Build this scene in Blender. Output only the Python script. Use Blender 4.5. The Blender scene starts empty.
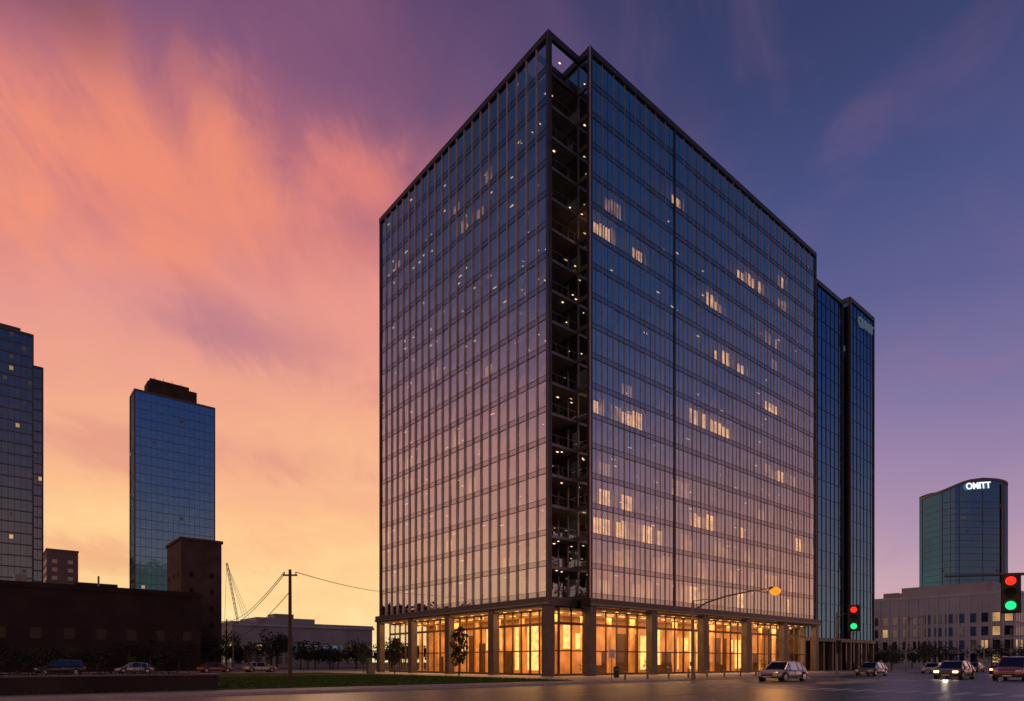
import bpy, math, random
from mathutils import Vector, Matrix
random.seed(7)
D=bpy.data; C=bpy.context
COL=C.scene.collection
TH=math.atan2(0.6421,0.7667)
AX=(math.cos(TH),math.sin(TH)); BX=(-math.sin(TH),math.cos(TH))
P1=(3.96,69.2)
def W(a,b,z=0): return (P1[0]+a*AX[0]+b*BX[0], P1[1]+a*AX[1]+b*BX[1], z)
def lin(c):
    return tuple(((v/255)/12.92 if v/255<=0.04045 else ((v/255+0.055)/1.055)**2.4) for v in c)
# ---------------------------------------------------------------- materials
def newmat(name):
    m=D.materials.new(name); m.use_nodes=True
    nt=m.node_tree; nt.nodes.clear()
    out=nt.nodes.new('ShaderNodeOutputMaterial')
    return m,nt,out
def pmat(name,col,rough=0.6,metal=0.0,noise=0.25,scale=2.0,spec=0.5,bump=0.0,col2=None,bscale=None,coat=0):
    m,nt,out=newmat(name)
    p=nt.nodes.new('ShaderNodeBsdfPrincipled')
    tc=nt.nodes.new('ShaderNodeTexCoord')
    n=nt.nodes.new('ShaderNodeTexNoise'); n.inputs['Scale'].default_value=scale; n.inputs['Detail'].default_value=6
    nt.links.new(tc.outputs['Object'],n.inputs['Vector'])
    r=nt.nodes.new('ShaderNodeValToRGB')
    c2=col2 if col2 else tuple(max(0,c*(1-noise)) for c in col)
    c1=col if col2 else tuple(min(1,c*(1+noise)) for c in col)
    r.color_ramp.elements[0].color=(*c2,1); r.color_ramp.elements[0].position=.3
    r.color_ramp.elements[1].color=(*c1,1); r.color_ramp.elements[1].position=.7
    nt.links.new(n.outputs['Fac'],r.inputs['Fac'])
    nt.links.new(r.outputs['Color'],p.inputs['Base Color'])
    p.inputs['Roughness'].default_value=rough; p.inputs['Metallic'].default_value=metal
    p.inputs['Specular IOR Level'].default_value=spec
    p.inputs['Coat Weight'].default_value=coat
    if bump>0:
        n2=nt.nodes.new('ShaderNodeTexNoise'); n2.inputs['Scale'].default_value=bscale or scale*10; n2.inputs['Detail'].default_value=5
        nt.links.new(tc.outputs['Object'],n2.inputs['Vector'])
        b=nt.nodes.new('ShaderNodeBump'); b.inputs['Strength'].default_value=bump; b.inputs['Distance'].default_value=.05
        nt.links.new(n2.outputs['Fac'],b.inputs['Height']); nt.links.new(b.outputs['Normal'],p.inputs['Normal'])
    nt.links.new(p.outputs[0],out.inputs['Surface'])
    return m
def emat(name,col,strength,sample=False,var=0.0,scale=1.0):
    m,nt,out=newmat(name)
    e=nt.nodes.new('ShaderNodeEmission'); e.inputs['Color'].default_value=(*col,1); e.inputs['Strength'].default_value=strength
    if var>0:
        tc=nt.nodes.new('ShaderNodeTexCoord'); n=nt.nodes.new('ShaderNodeTexNoise'); n.inputs['Scale'].default_value=scale
        n.inputs['Detail'].default_value=3
        nt.links.new(tc.outputs['Object'],n.inputs['Vector'])
        mr=nt.nodes.new('ShaderNodeMapRange'); mr.inputs['From Min'].default_value=.3; mr.inputs['From Max'].default_value=.7
        mr.inputs['To Min'].default_value=strength*(1-var); mr.inputs['To Max'].default_value=strength*(1+var)
        nt.links.new(n.outputs['Fac'],mr.inputs['Value']); nt.links.new(mr.outputs[0],e.inputs['Strength'])
    nt.links.new(e.outputs[0],out.inputs['Surface'])
    m.cycles.emission_sampling='AUTO' if sample else 'NONE'
    return m
def glassmat(name,gcol,tcol,base,fres=0.5,rough=0.02,opaque=None,wav=0.0):
    m,nt,out=newmat(name)
    g=nt.nodes.new('ShaderNodeBsdfGlossy'); g.inputs['Color'].default_value=(*gcol,1); g.inputs['Roughness'].default_value=rough
    if opaque:
        t=nt.nodes.new('ShaderNodeBsdfDiffuse'); t.inputs['Color'].default_value=(*opaque,1)
    else:
        t=nt.nodes.new('ShaderNodeBsdfTransparent'); t.inputs['Color'].default_value=(*tcol,1)
    lw=nt.nodes.new('ShaderNodeFresnel'); lw.inputs['IOR'].default_value=1.5
    ma=nt.nodes.new('ShaderNodeMath'); ma.operation='MULTIPLY_ADD'; ma.inputs[1].default_value=fres; ma.inputs[2].default_value=base; ma.use_clamp=True
    nt.links.new(lw.outputs[0],ma.inputs[0])
    mix=nt.nodes.new('ShaderNodeMixShader')
    nt.links.new(ma.outputs[0],mix.inputs[0]); nt.links.new(t.outputs[0],mix.inputs[1]); nt.links.new(g.outputs[0],mix.inputs[2])
    if wav>0:
        tc=nt.nodes.new('ShaderNodeTexCoord'); n=nt.nodes.new('ShaderNodeTexNoise'); n.inputs['Scale'].default_value=.5; n.inputs['Detail'].default_value=2
        nt.links.new(tc.outputs['Object'],n.inputs['Vector'])
        b=nt.nodes.new('ShaderNodeBump'); b.inputs['Strength'].default_value=wav; b.inputs['Distance'].default_value=.05
        nt.links.new(n.outputs['Fac'],b.inputs['Height']); nt.links.new(b.outputs['Normal'],g.inputs['Normal'])
    nt.links.new(mix.outputs[0],out.inputs['Surface'])
    return m
M={}
M['glass']=glassmat('tower_glass',(.86,.92,1.0),(.50,.52,.52),.56,.7,.02,wav=.5)
M['spandrel']=glassmat('spandrel_glass',(.80,.84,.94),(0,0,0),.44,.6,.05,opaque=(.012,.014,.022))
M['lobbyglass']=glassmat('lobby_glass',(.9,.9,.9),(.93,.92,.9),.03,.6,.01)
M['blueglass']=glassmat('blue_glass',(.17,.44,.82),(0,0,0),.48,.5,.05,opaque=(.004,.016,.045),wav=.6)
M['navyglass']=glassmat('navy_glass',(.10,.28,.62),(0,0,0),.34,.5,.05,opaque=(.003,.014,.04),wav=.6)
M['greyglass']=glassmat('grey_glass',(.26,.42,.62),(0,0,0),.30,.5,.06,opaque=(.006,.012,.026),wav=.5)
M['carglass']=glassmat('car_glass',(.8,.85,.95),(0,0,0),.12,.9,.02,opaque=(.008,.008,.01))
M['fin']=pmat('aluminium_fin',(.55,.47,.44),.38,.6,.1,1.0)
M['fin2']=pmat('grey_mullion',(.36,.32,.32),.38,.6,.1,1.0)
M['fin_dark']=pmat('dark_bronze_frame',(.07,.065,.07),.4,.6,.2,1.0)
M['frame']=pmat('frame_metal',(.18,.165,.175),.38,.7,.15,1.0)
M['column']=pmat('column_granite',(.09,.07,.065),.4,0,.25,1.5)
M['slab']=pmat('concrete_slab',(.22,.21,.2),.8,0,.2,1.0)
M['core']=pmat('core_wall',(.10,.09,.085),.9,0,.3,.3)
M['ceilstrip']=emat('ceiling_light',lin((255,206,150)),3.6)
M['lit']=emat('lit_blind',lin((255,184,108)),3.0,var=.45,scale=.9)
M['litdim']=emat('lit_blind_dim',lin((240,170,110)),.85,var=.7,scale=.7)
M['lobbywall']=pmat('lobby_wood_wall',(.62,.36,.16),.5,0,.35,.6)
M['lobbyfloor']=pmat('lobby_stone_floor',(.5,.4,.3),.25,0,.15,1.0)
M['lobbyceil']=pmat('lobby_ceiling',(.65,.50,.33),.7,0,.05,1.0)
M['lobbypanel']=emat('lobby_lamp',lin((255,184,100)),2.0,var=.35,scale=1.5)
M['door']=pmat('bronze_door_frame',(.10,.055,.028),.4,.4,.2,1.0)
M['road']=pmat('asphalt',(.055,.05,.052),.36,0,.3,.15,bump=.35,bscale=14)
M['walk']=pmat('pavement_concrete',(.34,.31,.29),.55,0,.2,.5,bump=.15,bscale=8)
M['kerb']=pmat('kerb_stone',(.42,.39,.37),.7,0,.15,2.0)
M['paint']=pmat('road_paint',(.68,.66,.62),.6,0,.35,2.5)
M['ypaint']=pmat('yellow_paint',(.6,.4,.06),.6,0,.3,2.5)
M['grass']=pmat('grass',(.075,.14,.025),.95,0,0,.6,col2=(.04,.085,.015),bump=.9,bscale=7,spec=.1)
M['ground']=pmat('ground_dirt',(.07,.062,.055),.95,0,.3,.02)
M['leaf']=pmat('leaf',(.055,.085,.025),.7,0,0,.8,col2=(.02,.035,.012))
M['leafd']=pmat('leaf_dark',(.03,.035,.018),.8,0,0,.5,col2=(.012,.015,.01))
M['bark']=pmat('bark',(.07,.05,.035),.9,0,.3,3.0)
M['wood']=pmat('pole_wood',(.09,.065,.05),.9,0,.3,3.0)
M['brick']=pmat('brown_stone',(.10,.068,.066),.85,0,.25,.4,bump=.2,bscale=6,spec=.2)
M['darkbrick']=pmat('dark_brick',(.045,.03,.03),.85,0,.3,.25,bump=.2,bscale=6,spec=.2)
M['taupe']=pmat('taupe_concrete',(.20,.15,.14),.85,0,.15,.2)
M['white']=pmat('white_concrete',(.42,.47,.58),.8,0,.10,.2)
M['grey']=pmat('grey_concrete',(.34,.34,.37),.8,0,.15,.2)
M['darkwin']=glassmat('window_glass',(.6,.65,.8),(0,0,0),.16,.6,.05,opaque=(.01,.012,.02))
M['blackwin']=glassmat('silhouette_window_glass',(.5,.5,.6),(0,0,0),.02,.35,.12,opaque=(.006,.006,.008))  # window glass made darker and duller so backlit buildings read as silhouettes
M['winlit']=emat('window_lit',lin((255,196,130)),.55,var=.6,scale=.2)
M['windim']=emat('window_lit_dim',lin((150,140,130)),.14,var=.6,scale=.2)
M['steel']=pmat('galvanised_steel',(.16,.15,.15),.45,.7,.2,2.0)
M['black']=pmat('black_plastic',(.012,.012,.013),.5,0,.2,5.0)
M['amber']=emat('amber_lamp',lin((255,128,34)),1.7,True)
M['red']=emat('red_signal',lin((255,45,30)),1.6,True)
M['green']=emat('green_signal',lin((40,255,150)),1.1,True)
M['headl']=emat('headlight',lin((255,205,140)),9,True)
M['headoff']=pmat('headlight_off',(.55,.55,.55),.15,.3,.05,5)
M['tail']=emat('tail_light',lin((200,20,15)),.6)
M['tyre']=pmat('tyre_rubber',(.015,.015,.015),.8,0,.2,5.0)
M['rim']=pmat('alloy_rim',(.4,.4,.42),.3,.9,.1,5.0)
M['sign']=emat('sign_letters',(1,1,1),1.2)
M['signdim']=emat('sign_letters_dim',lin((150,170,200)),.2)
for n,c in (('silver',(.42,.42,.43)),('grey',(.20,.2,.22)),('gold',(.22,.16,.10)),('red',(.30,.10,.09)),('white',(.6,.58,.57)),('dark',(.03,.03,.035))):
    M['car_'+n]=pmat('car_paint_'+n,c,.28,.25,.06,1.0,coat=.6)
# ---------------------------------------------------------------- mesh builder
class MB:
    def __init__(s): s.v=[];s.f=[];s.m=[];s.names=[]
    def mi(s,k):
        if k not in s.names: s.names.append(k)
        return s.names.index(k)
    def poly(s,pts,k):
        i=len(s.v); s.v+= [tuple(p) for p in pts]; s.f.append(tuple(range(i,i+len(pts)))); s.m.append(s.mi(k))
    def box(s,x0,x1,y0,y1,z0,z1,k):
        i=len(s.v)
        s.v+=[(x0,y0,z0),(x1,y0,z0),(x1,y1,z0),(x0,y1,z0),(x0,y0,z1),(x1,y0,z1),(x1,y1,z1),(x0,y1,z1)]
        for q in ((0,3,2,1),(4,5,6,7),(0,1,5,4),(1,2,6,5),(2,3,7,6),(3,0,4,7)):
            s.f.append(tuple(i+j for j in q)); s.m.append(s.mi(k))
    def tube(s,p0,p1,r0,r1,k,n=10,caps=True):
        p0=Vector(p0);p1=Vector(p1);d=(p1-p0).normalized()
        u=d.orthogonal().normalized(); w=d.cross(u)
        i=len(s.v)
        for p,r in((p0,r0),(p1,r1)):
            for j in range(n):
                t=2*math.pi*j/n; s.v.append(tuple(p+u*math.cos(t)*r+w*math.sin(t)*r))
        for j in range(n):
            s.f.append((i+j,i+(j+1)%n,i+n+(j+1)%n,i+n+j)); s.m.append(s.mi(k))
        if caps:
            s.f.append(tuple(i+j for j in reversed(range(n)))); s.m.append(s.mi(k))
            s.f.append(tuple(i+n+j for j in range(n))); s.m.append(s.mi(k))
    def path(s,pts,r0,r1,k,n=8):
        m=len(pts)-1
        for j in range(m):
            s.tube(pts[j],pts[j+1],r0+(r1-r0)*j/m,r0+(r1-r0)*(j+1)/m,k,n,True)
    def leaves(s,c,rad,n,size,k,shell=.35):
        for _ in range(n):
            while 1:
                p=Vector((random.uniform(-1,1),random.uniform(-1,1),random.uniform(-1,1)))
                if shell<p.length<1: break
            q=Vector((c[0]+p.x*rad[0],c[1]+p.y*rad[1],c[2]+p.z*rad[2]))
            u=Vector((random.gauss(0,1),random.gauss(0,1),random.gauss(0,1))).normalized()
            w=u.orthogonal().normalized()
            sz=size*random.uniform(.5,1.3)
            s.poly([q-u*sz*.5,q+w*sz*.32,q+u*sz*.5,q-w*sz*.32],k)
    def build(s,name,parent=None,smooth=False,loc=(0,0,0),rot=0,bevel=0):
        me=D.meshes.new(name); me.from_pydata(s.v,[],s.f)
        for k in s.names: me.materials.append(M[k])
        me.polygons.foreach_set('material_index',s.m)
        if smooth: me.polygons.foreach_set('use_smooth',[True]*len(s.f))
        me.update()
        o=D.objects.new(name,me); COL.objects.link(o)
        if parent: o.parent=parent
        o.location=loc; o.rotation_euler=(0,0,rot)
        if bevel:
            b=o.modifiers.new('bevel','BEVEL'); b.width=bevel; b.segments=2; b.limit_method='ANGLE'
        return o
def empty(name,loc=(0,0,0),rot=0,scale=1):
    e=D.objects.new(name,None); COL.objects.link(e); e.location=loc; e.rotation_euler=(0,0,rot); e.scale=(scale,)*3
    return e
# ---------------------------------------------------------------- MAIN TOWER
T=empty('glass_office_tower',W(0,0),TH)
Z0=8.9; ZT=70.3; NF=18; FH=(ZT-Z0)/NF
AL=38.07; A0=4.87; A1=60.37; BF=-1.73; SP=.62
mb=MB(); fr=MB(); lit=MB()
NL=22; bw=AL/NL
def j(s=.016): return random.uniform(-s,s)
for fl in range(NF):
    z0=Z0+fl*FH; z1=z0+FH
    for i in range(NL):
        b0=i*bw;b1=b0+bw
        mb.poly([(j(.022),b1,z0+SP),(j(.022),b0,z0+SP),(j(.022),b0,z1),(j(.022),b1,z1)],'glass')
        mb.poly([(j(.006),b1,z0),(j(.006),b0,z0),(j(.006),b0,z0+SP),(j(.006),b1,z0+SP)],'spandrel')
    fr.box(-.06,.05,.02,AL-.02,z0-.04,z0+.04,'frame')
    fr.box(-.04,.04,.02,AL-.02,z0+SP-.018,z0+SP+.018,'frame')
for i in range(1,NL):
    fr.box(-.22,.06,i*bw-.045,i*bw+.045,Z0,ZT,'fin')
NR=28; rw=(A1-A0)/NR
for fl in range(NF):
    z0=Z0+fl*FH; z1=z0+FH
    for i in range(NR):
        a0=A0+i*rw;a1=a0+rw
        mb.poly([(a0,BF+j(.022),z0+SP),(a1,BF+j(.022),z0+SP),(a1,BF+j(.022),z1),(a0,BF+j(.022),z1)],'glass')
        mb.poly([(a0,BF+j(.006),z0),(a1,BF+j(.006),z0),(a1,BF+j(.006),z0+SP),(a0,BF+j(.006),z0+SP)],'spandrel')
    fr.box(A0+.02,A1-.02,BF-.06,BF+.05,z0-.04,z0+.04,'frame')
    fr.box(A0+.02,A1-.02,BF-.04,BF+.04,z0+SP-.018,z0+SP+.018,'frame')
for i in range(1,NR):
    th=.035
    if i==8: th=.10
    fr.box(A0+i*rw-th,A0+i*rw+th,BF-.12-(.05 if th>.08 else 0),BF+.06,Z0,ZT,'fin2' if th<.08 else 'fin_dark')
    fr.box(A0+(i-.5)*rw-.018,A0+(i-.5)*rw+.018,BF-.05,BF+.03,Z0,ZT,'frame')
for fl in range(NF):
    z0=Z0+fl*FH; z1=z0+FH
    mb.poly([(A1,BF,z0),(A1,AL,z0),(A1,AL,z1),(A1,BF,z1)],'spandrel')
    mb.poly([(A1,AL,z0),(0,AL,z0),(0,AL,z1),(A1,AL,z1)],'spandrel')
    fr.box(A1-.04,A1+.1,BF+.2,AL-.2,z0-.25,z0+.25,'frame')
    fr.box(.2,A1-.2,AL-.04,AL+.1,z0-.25,z0+.25,'frame')
for i in range(1,20):
    fr.box(A1-.03,A1+.16,BF+i*(AL-BF)/20-.05,BF+i*(AL-BF)/20+.05,Z0,ZT,'frame')
    fr.box(i*A1/20-.05,i*A1/20+.05,AL-.03,AL+.16,Z0,ZT,'frame')
fr.box(-.24,.32,-.30,.10,.13,71,'fin_dark')
fr.box(A0-.28,A0+.16,BF-.26,BF+.18,.13,71,'fin_dark')
fr.box(A0-.33,A0-.20,BF-.30,BF-.20,Z0,71.02,'fin')
fr.box(A1-.1,A1+.2,BF-.22,BF+.12,Z0,71,'fin_dark')
fr.box(-.2,.16,AL-.12,AL+.2,Z0,71,'fin_dark')
fr.box(-.26,.30,.11,AL+.18,ZT,71.0,'fin_dark')
fr.box(A0+.17,A1+.18,BF-.22,BF+.3,ZT,71.0,'fin_dark')
fr.box(A1-.25,A1+.19,BF+.31,AL+.18,ZT,70.97,'fin_dark')
fr.box(.31,A1-.26,AL-.2,AL+.19,ZT,70.98,'fin_dark')
fr.box(.33,A0-.29,-.28,.10,70.3,71.0,'fin_dark')
fr.box(A0-.26,A0+.14,BF+.19,5.0,70.25,70.98,'fin_dark')
fr.box(.4,A0-.3,5.0,5.3,70.2,70.96,'fin_dark')
fr.box(.5,A0-.35,2.4,2.62,70.3,70.9,'fin_dark')
fr.box(.33,A0-.29,-.2,.04,66.4,66.8,'fin_dark')
rf=MB()
rf.box(A0+.2,A1-.26,BF+.31,AL-.25,69.9,70.1,'slab'); rf.box(.31,A0+.1,5.4,AL-.25,69.9,70.08,'slab')
rf.box(18,50,10,28,70.1,70.9,'frame')
rf.build('roof',T)
mb.build('glazing',T)
sw=MB(); pl=MB()
for fl in range(NF):
    z0=Z0+fl*FH; z1=z0+FH
    n=4
    for i in range(n):
        y0=BF+.2+i*(5-BF-.2)/n; y1=BF+.2+(i+1)*(5-BF-.2)/n
        sw.poly([(A0+j(.01),y1,z0+.4),(A0+j(.01),y0,z0+.4),(A0+j(.01),y0,z1-.1),(A0+j(.01),y1,z1-.1)],'glass')
        fr.box(A0-.12,A0+.02,y1-.04,y1+.04,z0+.4,z1-.1,'frame')
    fr.box(A0-.1,A0+.1,BF+.2,5.0,z0-.1,z0+.4,'frame')
    for i in range(2):
        sw.poly([(.1+i*2.38,5,z0),(.1+(i+1)*2.38,5,z0),(.1+(i+1)*2.38,5,z1),(.1+i*2.38,5,z1)],'glass')
    fr.box(2.42,2.54,4.9,5.06,z0,z1,'frame')
    fr.box(.34,A0-.13,.3,4.9,z0-.18,z0+.02,'slab')
    fr.box(.34,A0-.13,.18,.3,z0-.22,z0+.1,'frame')
    fr.box(.34,A0-.3,.2,.25,z0+1.05,z0+1.1,'frame')
    for q in range(5): fr.box(.5+q*.95,.53+q*.95,.21,.24,z0+.1,z0+1.05,'frame')
    for _ in range(random.choice((1,1,2,2))):
        x=random.uniform(.8,3.6); y=random.uniform(.8,4.2)
        lit.box(x,x+random.uniform(.15,.35),y,y+.1,z1-.24,z1-.2,'ceilstrip')
    if random.random()<.6:
        y=random.uniform(-1,2.5); lit.box(A0+.5,A0+.55,y,y+random.uniform(1,2),z0+.5,z1-.9,'windim')
    if random.random()<.6:
        x=random.uniform(.5,3); lit.box(x,x+1.2,5.4,5.45,z0+.3,z1-1.0,'windim')
    if random.random()<.75:
        pl.leaves((random.uniform(1.2,3.6),random.uniform(.9,1.6),z0+.7),(1.0,.4,.7),120,.28,'leaf',0)
sw.build('slot_glazing',T)
pl.build('terrace_planting',T)
it=MB()
for fl in range(NF+1):
    z=Z0+fl*FH
    if fl==NF: z-=.35
    it.box(A0+.12,A1-.1,BF+.14,AL-.1,z-.1,z+.16,'slab')
    it.box(.12,A0+.1,5.1,AL-.1,z-.1,z+.16,'slab')
it.box(14,A1-8,8,AL-8,Z0,ZT-.6,'core')
for fl in range(NF):
    z0=Z0+fl*FH+.16; z1=Z0+(fl+1)*FH-.1
    if fl==NF-1: z1-=.36
    for k in range(7): it.box(A0+2+k*8.6,A0+2.6+k*8.6,BF+1.2,BF+1.8,z0,z1,'core')
    for k in range(5): it.box(1.2,1.8,6+k*7.3,6.6+k*7.3,z0,z1,'core')
    zc=z1
    for i in range(NR):
        p=.22 if fl<14 else .12
        if random.random()<p:
            a=A0+i*rw+random.uniform(.2,.9); dd=BF+random.choice((.8,1.6,2.4,3.4,4.6))
            lit.box(a,a+random.uniform(.3,.8),dd,dd+.10,zc-.07,zc-.03,'ceilstrip')
    for i in range(NL):
        p=.5 if fl>8 else .3
        if random.random()<p and i>2:
            b=i*bw+random.uniform(.2,.7); dd=random.choice((.6,1.0,1.8,2.6,3.6))
            lit.box(dd,dd+.10,b,b+random.uniform(.3,.8),zc-.07,zc-.03,'ceilstrip')
it.build('floors_and_core',T)
def litwin_r(fl,bays,k='lit'):
    z0=Z0+fl*FH+SP+.1; z1=Z0+(fl+1)*FH-.5
    for i in bays:
        a=A0+i*rw
        top=z1-random.choice((0,0,.3,.6))
        h=.5*rw
        for s in (0,1):
            if random.random()<.88:
                lit.box(a+s*h+.12,a+s*h+h-.1,BF+.45,BF+.5,z0,top,k if random.random()<.75 else 'litdim')
def litwin_l(fl,bays,k='litdim'):
    z0=Z0+fl*FH+SP+.1; z1=Z0+(fl+1)*FH-.6
    for i in bays:
        b=i*bw
        lit.box(.45,.5,b+.2,b+bw-.2,z0,z1-random.choice((0,.5,1)),k)
litwin_r(12,[0,1,2,4]); litwin_r(13,[1,2],'litdim')
litwin_r(6,[0,1,2,3,4]); litwin_r(2,[0,1,2,3,5,6]); litwin_r(2,[9,10,13,14,17],'litdim')
litwin_r(14,[16,17,18,19]); litwin_r(14,[22,23],'litdim'); litwin_r(10,[13,14,16]); litwin_r(7,[10,11,12,13,14])
litwin_r(6,[20,21,24],'litdim'); litwin_r(4,[8,9,19,22],'litdim'); litwin_r(1,[2,3,7,11,15,20,24],'litdim'); litwin_r(9,[20,21])
litwin_r(12,[12,13,20,21]); litwin_r(0,[1,4,5,9,10,16,17,23],'litdim'); litwin_r(3,[11,12,16,25])
for fl in range(NF):
    litwin_l(fl,[i for i in range(3,NL) if random.random()<.05],'litdim')
    litwin_r(fl,[i for i in range(NR) if random.random()<(.10 if fl<4 else .035)],'litdim' if fl%3 else 'lit')
lit.build('interior_lights',T)
fr.box(-.75,.6,-.8,AL+.5,7.9,Z0-.09,'fin_dark')
fr.box(A0-.7,A1+.6,BF-.75,BF+.8,7.92,Z0-.085,'fin_dark')
fr.box(.61,A0-.71,-.5,4,7.95,Z0-.1,'fin_dark')
fr.box(-.9,-.751,-.9,AL+.5,8.05,8.2,'frame'); fr.box(A0-.8,A1+.6,BF-.9,BF-.751,8.05,8.2,'frame')
for t in (9.5,19,28.5,38):
    fr.box(-.55,.35,t-.5,t+.5,.13,7.9,'column')
for s in (11.1,22.2,33.3,44.4,55.3):
    fr.box(A0+s-.55,A0+s+.55,BF-.5,BF+.4,.13,7.92,'column')
fr.box(-.5,.5,-.55,.5,.13,7.9,'column'); fr.box(A0-.5,A0+.5,BF-.5,BF+.45,.13,7.92,'column')
lg=MB(); S=1.6
lg.poly([(S,AL,.2),(S,S,.2),(S,S,7.9),(S,AL,7.9)],'lobbyglass')
RB=BF+1.7
lg.poly([(S,RB,.2),(A1,RB,.2),(A1,RB,7.9),(S,RB,7.9)],'lobbyglass')
lg.build('lobby_glazing',T)
n=int((AL-RB)/1.58)
for i in range(n+1):
    b=RB+i*(AL-RB)/n; w=.06 if i%3 else .11
    fr.box(S-.1,S+.08,b-w,b+w,.13,7.88,'door')
n=30
for i in range(n+1):
    a=S+i*(A1-S)/n; w=.06 if i%3 else .11
    fr.box(a-w,a+w,RB-.1,RB+.08,.13,7.88,'door')
for z,hh in ((.13,.25),(2.9,.14),(5.9,.3)):
    fr.box(S-.07,S+.05,RB,AL,z,z+hh,'door'); fr.box(S,A1,RB-.07,RB+.05,z,z+hh,'door')
fr.build('facade_frame',T)
lb=MB()
lb.box(S+.12,A1-.1,RB+.12,AL-.1,.131,.2,'lobbyfloor')
lb.box(S+.12,A1-.1,RB+.12,AL-.1,7.5,7.85,'lobbyceil')
lb.box(-.4,S-.12,.6,AL-.3,7.7,7.88,'lobbyceil'); lb.box(A0+.6,A1-.3,BF+.85,RB-.12,7.7,7.88,'lobbyceil')
D_=6.5
lb.box(S+D_,A1-.3,RB+D_,AL-.3,.2,7.5,'lobbywall')
random.seed(21)
x=S+D_+.6
while x<A1-4:
    w=random.uniform(1.2,2.6)
    if random.random()<.5: lb.box(x,x+w,RB+D_-.12,RB+D_-.02,.2,random.choice((2.6,3.2,4.4,5.6)),'door')
    else: lb.box(x,x+w,RB+D_-.10,RB+D_-.02,random.choice((.6,2.2,3.4)),random.choice((5.4,6.4)),'lobbypanel')
    x+=w+random.uniform(.4,1.2)
x=RB+D_+.6
while x<AL-4:
    w=random.uniform(1.2,2.6)
    if random.random()<.5: lb.box(S+D_-.12,S+D_-.02,x,x+w,.2,random.choice((2.6,3.2,4.4,5.6)),'door')
    else: lb.box(S+D_-.10,S+D_-.02,x,x+w,random.choice((.6,2.2,3.4)),random.choice((5.4,6.4)),'lobbypanel')
    x+=w+random.uniform(.4,1.2)
for k in range(12): lb.box(4+k*4.7,4.5+k*4.7,RB+3,RB+3.5,.2,7.5,'lobbywall')
for k in range(7): lb.box(S+3,S+3.5,5+k*4.8,5.5+k*4.8,.2,7.5,'lobbywall')
for k in range(26): lb.box(3+k*2.2,3.9+k*2.2,RB+1.6,RB+1.9,7.38,7.47,'lobbypanel')
for k in range(16): lb.box(S+1.6,S+1.9,3+k*2.2,3.9+k*2.2,7.38,7.47,'lobbypanel')
for k in range(24): lb.box(A0+1.2+k*2.25,A0+1.6+k*2.25,BF+1.0,BF+1.25,7.66,7.698,'lobbypanel')  # added glowing soffit strips, here and next line, for the lobby spill
for k in range(16): lb.box(.6,.85,1.4+k*2.25,1.8+k*2.25,7.66,7.698,'lobbypanel')
for x in (12,26,41): lb.box(x,x+3,RB+4.6,RB+5.3,.2,1.3,'door')
for x in (7,19,33,49): lb.leaves((x,RB+1.4,1.4),(.5,.5,.9),120,.25,'leaf',0)
lb.build('lobby_interior',T)
def area(name,loc,sx,sy,en,col=(1,.52,.20)):
    l=D.lights.new(name,'AREA'); l.shape='RECTANGLE'; l.size=sx; l.size_y=sy; l.energy=en; l.color=col
    o=D.objects.new(name,l); COL.objects.link(o); o.parent=T; o.location=loc; return o
for k in range(6): area('lobby_downlight',(6.5+k*9.5,RB+2.6,7.33),7,2.2,700)
for k in range(4): area('lobby_downlight',(S+2.6,6+k*9,7.33),2.2,7,640)
for k in range(5): area('soffit_fill_light',(A0+5.6+k*11.1,BF+.3,7.6),8,.6,190)  # added area lamps under the canopy to spill warm light onto the pavement
for k in range(4): area('soffit_fill_light',(.3,4.8+k*9.5,7.6),.6,7,170)  # same added spill fill along the left face
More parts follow.
